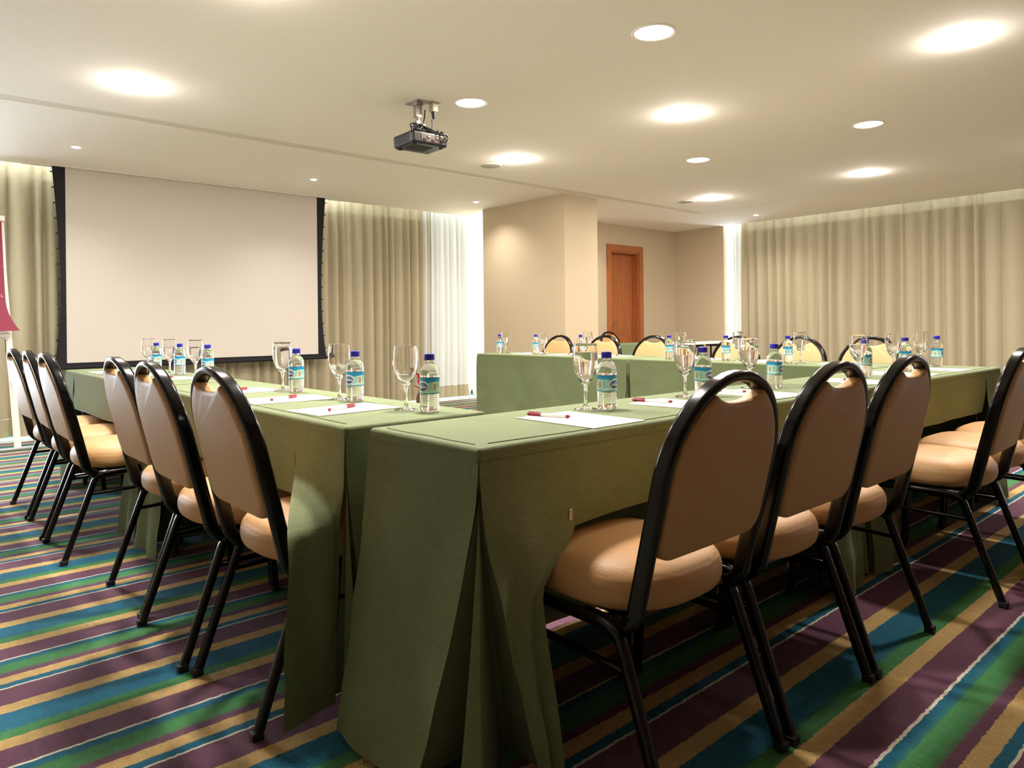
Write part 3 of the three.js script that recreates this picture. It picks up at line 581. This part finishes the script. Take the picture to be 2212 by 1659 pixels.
[[4.5, 5.27, 4.55, 5.24, 0.15], [4.5, 4.76, 4.56, 4.71, 0.15], [4.5, 4.2, 4.57, 4.18, 0.16], [4.45, 3.245, 4.53, 3.2, 0.17], [4.47, 2.775, 4.54, 2.72, 0.16], [4.42, 2.29, 4.49, 2.24, 0.15]].forEach((q, i) => {
  const pv = [4.97, 4.5, 3.95, 3.02, 2.53, 2.02][i], pu = 4.62, pt = HP + [0.1, -0.06, 0.04, 0.0, 0.06, 0.03][i];
  setting(i, colRow, A2, [q[0], q[1]], 2.3 + [0.3, 0.25, 0.2, 0.3, 0.2, 0.1][i], [q[2], q[3]], q[4], [pu, pv], pt, [pu + 0.09, pv - 0.02], -HP + 0.4);
});

// ------------------------------------------------------------ projection screen
{
  const vS = 7.8, s = thing('projection_screen', 'large white projection screen with black side borders pulled down before the curtain', 'screen', 0, 0, 0);
  const y0 = 0.68, y1 = 2.56, cu = 2.58, half = 1.276;
  part('screen_surface', box(2 * half, y1 - y0, 0.002, cu, (y0 + y1) / 2, -vS), M.screenWhite, s, 'white screen fabric');
  for (const d of [-1, 1]) {
    const sh = new THREE.Shape(), inner = half - 0.004, edge = (y) => { const t = Math.min(1, Math.max(0, (y - y0) / (y1 - y0))); return half + 0.104 - 0.062 * Math.sin(Math.PI * Math.pow(t, 0.75)); };
    sh.moveTo(d * inner, y0 - 0.005); for (let i = 0; i <= 24; i++) { const y = y0 - 0.005 + (y1 - y0) * i / 24; sh.lineTo(d * edge(y), y); } sh.lineTo(d * inner, y1);
    const g = new THREE.ExtrudeGeometry(sh, { depth: 0.003, bevelEnabled: false });
    const m = part('side_border', g, M.screenBlack, s, 'black curved side border'); m.position.set(cu, 0, -vS + 0.0);
    for (let i = 0; i < 13; i++) { const y = y0 + 0.1 + i * 0.143; part('tension_tab', box(0.022, 0.012, 0.006, cu + d * (edge(y) + 0.008), y, -vS + 0.002), M.screenBlack, s); }
  }
  part('bottom_bar', new THREE.CylinderGeometry(0.018, 0.018, 2.82, 20).rotateZ(HP).translate(cu, 0.665, -vS), M.screenBlack, s, 'black weighted bottom bar');
  part('bottom_border', box(2 * half, 0.03, 0.003, cu, 0.694, -vS + 0.002), M.screenBlack, s);
  part('slot_frame', merge([box(3.2, 0.008, 0.012, cu, CEIL - 0.003, -vS + 0.06), box(3.2, 0.008, 0.012, cu, CEIL - 0.003, -vS - 0.03), box(0.012, 0.008, 0.1, cu + 1.6, CEIL - 0.003, -vS + 0.015), box(0.012, 0.008, 0.1, cu - 1.6, CEIL - 0.003, -vS + 0.015)]), M.whitePlastic, s, 'thin white slot frame in the ceiling');
}

// ------------------------------------------------------------ projector
{
  const p = thing('projector', 'black projector hanging from a bracket under the ceiling', 'projector', 2.762, CENTRE, 4.073, 0);
  // own axes: x = u, z = -v; the lens looks towards the screen (-z)
  part('mount_plate', box(0.1, 0.006, 0.15, 0, -0.003, 0), M.steel, p, 'grey metal ceiling plate');
  part('mount_bracket', merge([box(0.05, 0.012, 0.06, 0, -0.012, 0), box(0.046, 0.09, 0.036, 0, -0.055, 0), new THREE.CylinderGeometry(0.016, 0.016, 0.14, 20).translate(0, -0.11, 0), box(0.05, 0.03, 0.05, 0, -0.145, 0), box(0.03, 0.008, 0.04, 0.02, -0.156, 0.02)]), M.steel, p, 'grey metal drop bracket');
  part('mount_arms', merge([tube([[0, -0.15, 0], [0.08, -0.19, 0.05], [0.09, -0.225, 0.06]], 0.006, 10, 8), tube([[0, -0.15, 0], [-0.08, -0.19, 0.05], [-0.09, -0.225, 0.06]], 0.006, 10, 8), tube([[0, -0.15, 0], [0.02, -0.19, -0.07], [0.03, -0.225, -0.08]], 0.006, 10, 8), box(0.05, 0.03, 0.05, 0, -0.175, 0)]), M.cable, p);
  const body = new THREE.Group(); body.name = 'body'; body.position.set(0.02, -0.268, 0.0); body.rotation.set(-0.05, 0.06, 0.03); p.add(body);
  part('case', rbox(0.3, 0.085, 0.225, 0.018, 0, 0, 0, 4), M.projector, body, 'black projector case');
  const lens = merge([new THREE.CylinderGeometry(0.036, 0.04, 0.03, 32).rotateX(HP).translate(-0.08, 0.005, -0.125), new THREE.CylinderGeometry(0.028, 0.03, 0.01, 32).rotateX(HP).translate(-0.08, 0.005, -0.142)]);
  part('lens', lens, M.rubber, body);
  for (let i = 0; i < 7; i++) part('vent_slot', box(0.003, 0.005, 0.15, -0.1495, -0.026 + i * 0.0085, 0), M.rubber, body);
  part('connector_panel', box(0.2, 0.05, 0.004, 0.02, 0.0, 0.1125), std({ color: '#4a3232', roughness: 0.5 }), body, 'brownish connector panel');
  for (let i = 0; i < 5; i++) part('connector', box(0.022, 0.012, 0.006, -0.05 + i * 0.035, -0.012 + (i % 2) * 0.02, 0.116), i % 2 ? M.steel : M.rubber, body);
  for (const [x, z] of [[-0.11, 0.08], [0.11, 0.08], [-0.11, -0.08]]) part('foot', new THREE.CylinderGeometry(0.01, 0.012, 0.008, 16).translate(x, -0.046, z), M.rubber, body);
  part('bottom_hatch', rbox(0.16, 0.003, 0.11, 0.001, -0.02, -0.0435, 0.0, 1), M.rubber, body);
  part('cables', merge([
    tube([[0.105, -0.1, 0.02], [0.1, -0.16, 0.03], [0.06, -0.21, 0.06], [0.1, -0.2, 0.1], [0.15, -0.235, 0.14], [0.14, -0.27, 0.14], [0.12, -0.28, 0.12]], 0.0045, 60, 8),
    tube([[0.06, -0.04, 0.0], [0.03, -0.12, 0.03], [-0.03, -0.2, 0.06], [-0.08, -0.19, 0.04], [-0.07, -0.16, 0.02], [0.0, -0.165, 0.05], [0.06, -0.215, 0.1], [0.13, -0.225, 0.13], [0.18, -0.222, 0.1], [0.17, -0.215, 0.06]], 0.0045, 90, 8),
    tube([[0.01, -0.17, 0.05], [0.05, -0.185, 0.07], [0.1, -0.215, 0.1], [0.13, -0.24, 0.13], [0.12, -0.27, 0.125]], 0.005, 50, 8),
    tube([[-0.02, -0.165, 0.03], [0.0, -0.2, 0.06], [0.06, -0.21, 0.08], [0.02, -0.19, 0.06], [-0.02, -0.18, 0.05]], 0.005, 50, 8),
    box(0.05, 0.014, 0.014, 0.115, -0.205, 0.105)]), M.cable, p, 'tangle of black cables');
  const o = thing('ceiling_outlet', 'cream ceiling power outlet with plug beside the projector mount', 'outlet', 2.846, CENTRE, 4.005, 0);
  part('outlet_box', merge([box(0.07, 0.005, 0.07, 0, -0.0025, 0), rbox(0.045, 0.06, 0.045, 0.006, 0, -0.035, 0)]), M.grille, o);
  part('plug', lathe([[0.015, -0.062], [0.014, -0.085], [0.008, -0.11], [0.005, -0.112]], 20), M.cable, o, 'black power plug');
}

// ------------------------------------------------------------ flip chart
{
  const f = thing('flip_chart', 'white flip chart easel with a maroon sheet beside the screen curtain', 'flip chart', 0.5, 0, 7.5, 0.05);
  const e = new THREE.Group(); e.name = 'easel_panel'; e.rotation.x = -0.2; e.position.set(0, 0.02, 0.2); f.add(e);
  part('board', rbox(0.66, 0.98, 0.018, 0.004, 0, 1.5, -0.02), M.whitePlastic, e, 'white board');
  const sheet = grid(14, 26, (a, b) => { const y = 2.03 - 1.04 * b, curl = Math.pow(Math.max(0, b - 0.55) / 0.45, 2.2) * 0.12 * (0.3 + a * 0.9), sp = Math.pow(Math.max(0, b - 0.72) / 0.28, 2) * 0.07 * a; return [-0.3 + 0.615 * a + sp, y, 0.0 + curl + 0.004, a, 1 - b]; });
  const cv = document.createElement('canvas'); cv.width = 512; cv.height = 860; const g = cv.getContext('2d');
  g.fillStyle = '#8a2140'; g.fillRect(0, 0, 512, 860); g.fillStyle = '#b56a80'; g.fillRect(380, 360, 132, 3); g.fillStyle = '#f3e9e4'; g.font = '30px sans-serif'; g.textAlign = 'right'; g.fillText('L', 500, 592);
  const t = new THREE.CanvasTexture(cv); t.colorSpace = THREE.SRGBColorSpace;
  part('maroon_sheet', sheet, std({ map: t, roughness: 0.6, side: THREE.DoubleSide }), e, 'maroon printed sheet curling out at the bottom');
  part('paper_block', grid(8, 26, (a, b) => { const y = 2.04 - 1.03 * b, curl = Math.pow(Math.max(0, b - 0.7) / 0.3, 2) * 0.05; return [-0.32 + 0.655 * a, y, -0.004 + curl * a, a, b]; }), std({ color: '#f0ece6', roughness: 0.8, side: THREE.DoubleSide }), e);
  part('clamp_bar', rbox(0.68, 0.05, 0.03, 0.006, 0, 2.03, 0.006), M.whitePlastic, e);
  part('pen_tray', merge([box(0.66, 0.012, 0.06, 0, 0.965, 0.02), box(0.66, 0.03, 0.006, 0, 0.975, 0.05)]), M.whitePlastic, e);
  part('pen_hook', tube([[0.3, 0.94, 0.01], [0.3, 0.8, 0.012]], 0.003, 4, 6), M.rubber, e);
  for (const x of [-1, 1]) part('leg', sweep(roundRect(0.05, 0.02, 0.005, 2), [V3(x * 0.3, 1.95, -0.21), V3(x * 0.36, 0.02, 0.16)], V3(0, 0, 1)), M.whitePlastic, f);
  part('leg', sweep(roundRect(0.03, 0.03, 0.006, 2), [V3(0, 1.9, -0.22), V3(0, 0.02, -0.34)], V3(1, 0, 0)), M.whitePlastic, f);
  part('base_bar', rbox(1.1, 0.025, 0.05, 0.008, 0, 0.014, 0.17), M.alu, f);
  part('brace', sweep(roundRect(0.02, 0.012, 0.003, 2), [V3(0.335, 0.6, 0.07), V3(0.52, 0.03, 0.17)], V3(0, 0, 1)), M.whitePlastic, f);
}

// ------------------------------------------------------------ vase with red leaves, ring on the carpet
{
  const v = thing('floor_vase', 'brown floor vase with red leaves before the curtain', 'vase', 4.99, 0, 7.3, 0);
  part('vase_body', lathe([[0, 0], [0.075, 0], [0.08, 0.01], [0.09, 0.08], [0.085, 0.16], [0.06, 0.21], [0.055, 0.23], [0.062, 0.24], [0.055, 0.24], [0.05, 0.22], [0.05, 0.2], [0, 0.2]], 40), M.vase, v);
  for (let i = 0; i < 16; i++) {
    const a = i * 2.399, r = rr(0.1, 0.17), h = rr(0.27, 0.42), leaf = new THREE.Shape(); leaf.moveTo(0, 0); leaf.quadraticCurveTo(0.05, 0.05, 0, 0.15); leaf.quadraticCurveTo(-0.05, 0.05, 0, 0);
    const g = new THREE.ExtrudeGeometry(leaf, { depth: 0.002, bevelEnabled: false, curveSegments: 8 }).translate(0, 0, -0.001).rotateX(rr(0.5, 1.2)).rotateY(a);
    const m = part('leaf', g.translate(Math.sin(a) * 0.02, 0, Math.cos(a) * 0.02), i % 4 === 3 ? M.darkLeaf : M.redLeaf, v); m.position.y = 0.22 + i * 0.011;
  }
  part('stem', tube([[0, 0.19, 0], [0.003, 0.3, 0.002], [0, 0.4, 0]], 0.008, 8, 8), M.darkLeaf, v);
  const ring = tag(part('metal_ring', new THREE.TorusGeometry(0.0045, 0.0013, 8, 20).rotateX(1.2), M.chrome, scene), 'tiny metal ring lying on the striped carpet by the corner cloth', 'ring'); ring.position.set(0.832, 0.0055, -1.487);
}
shade(scene);
renderer.render(scene, camera);
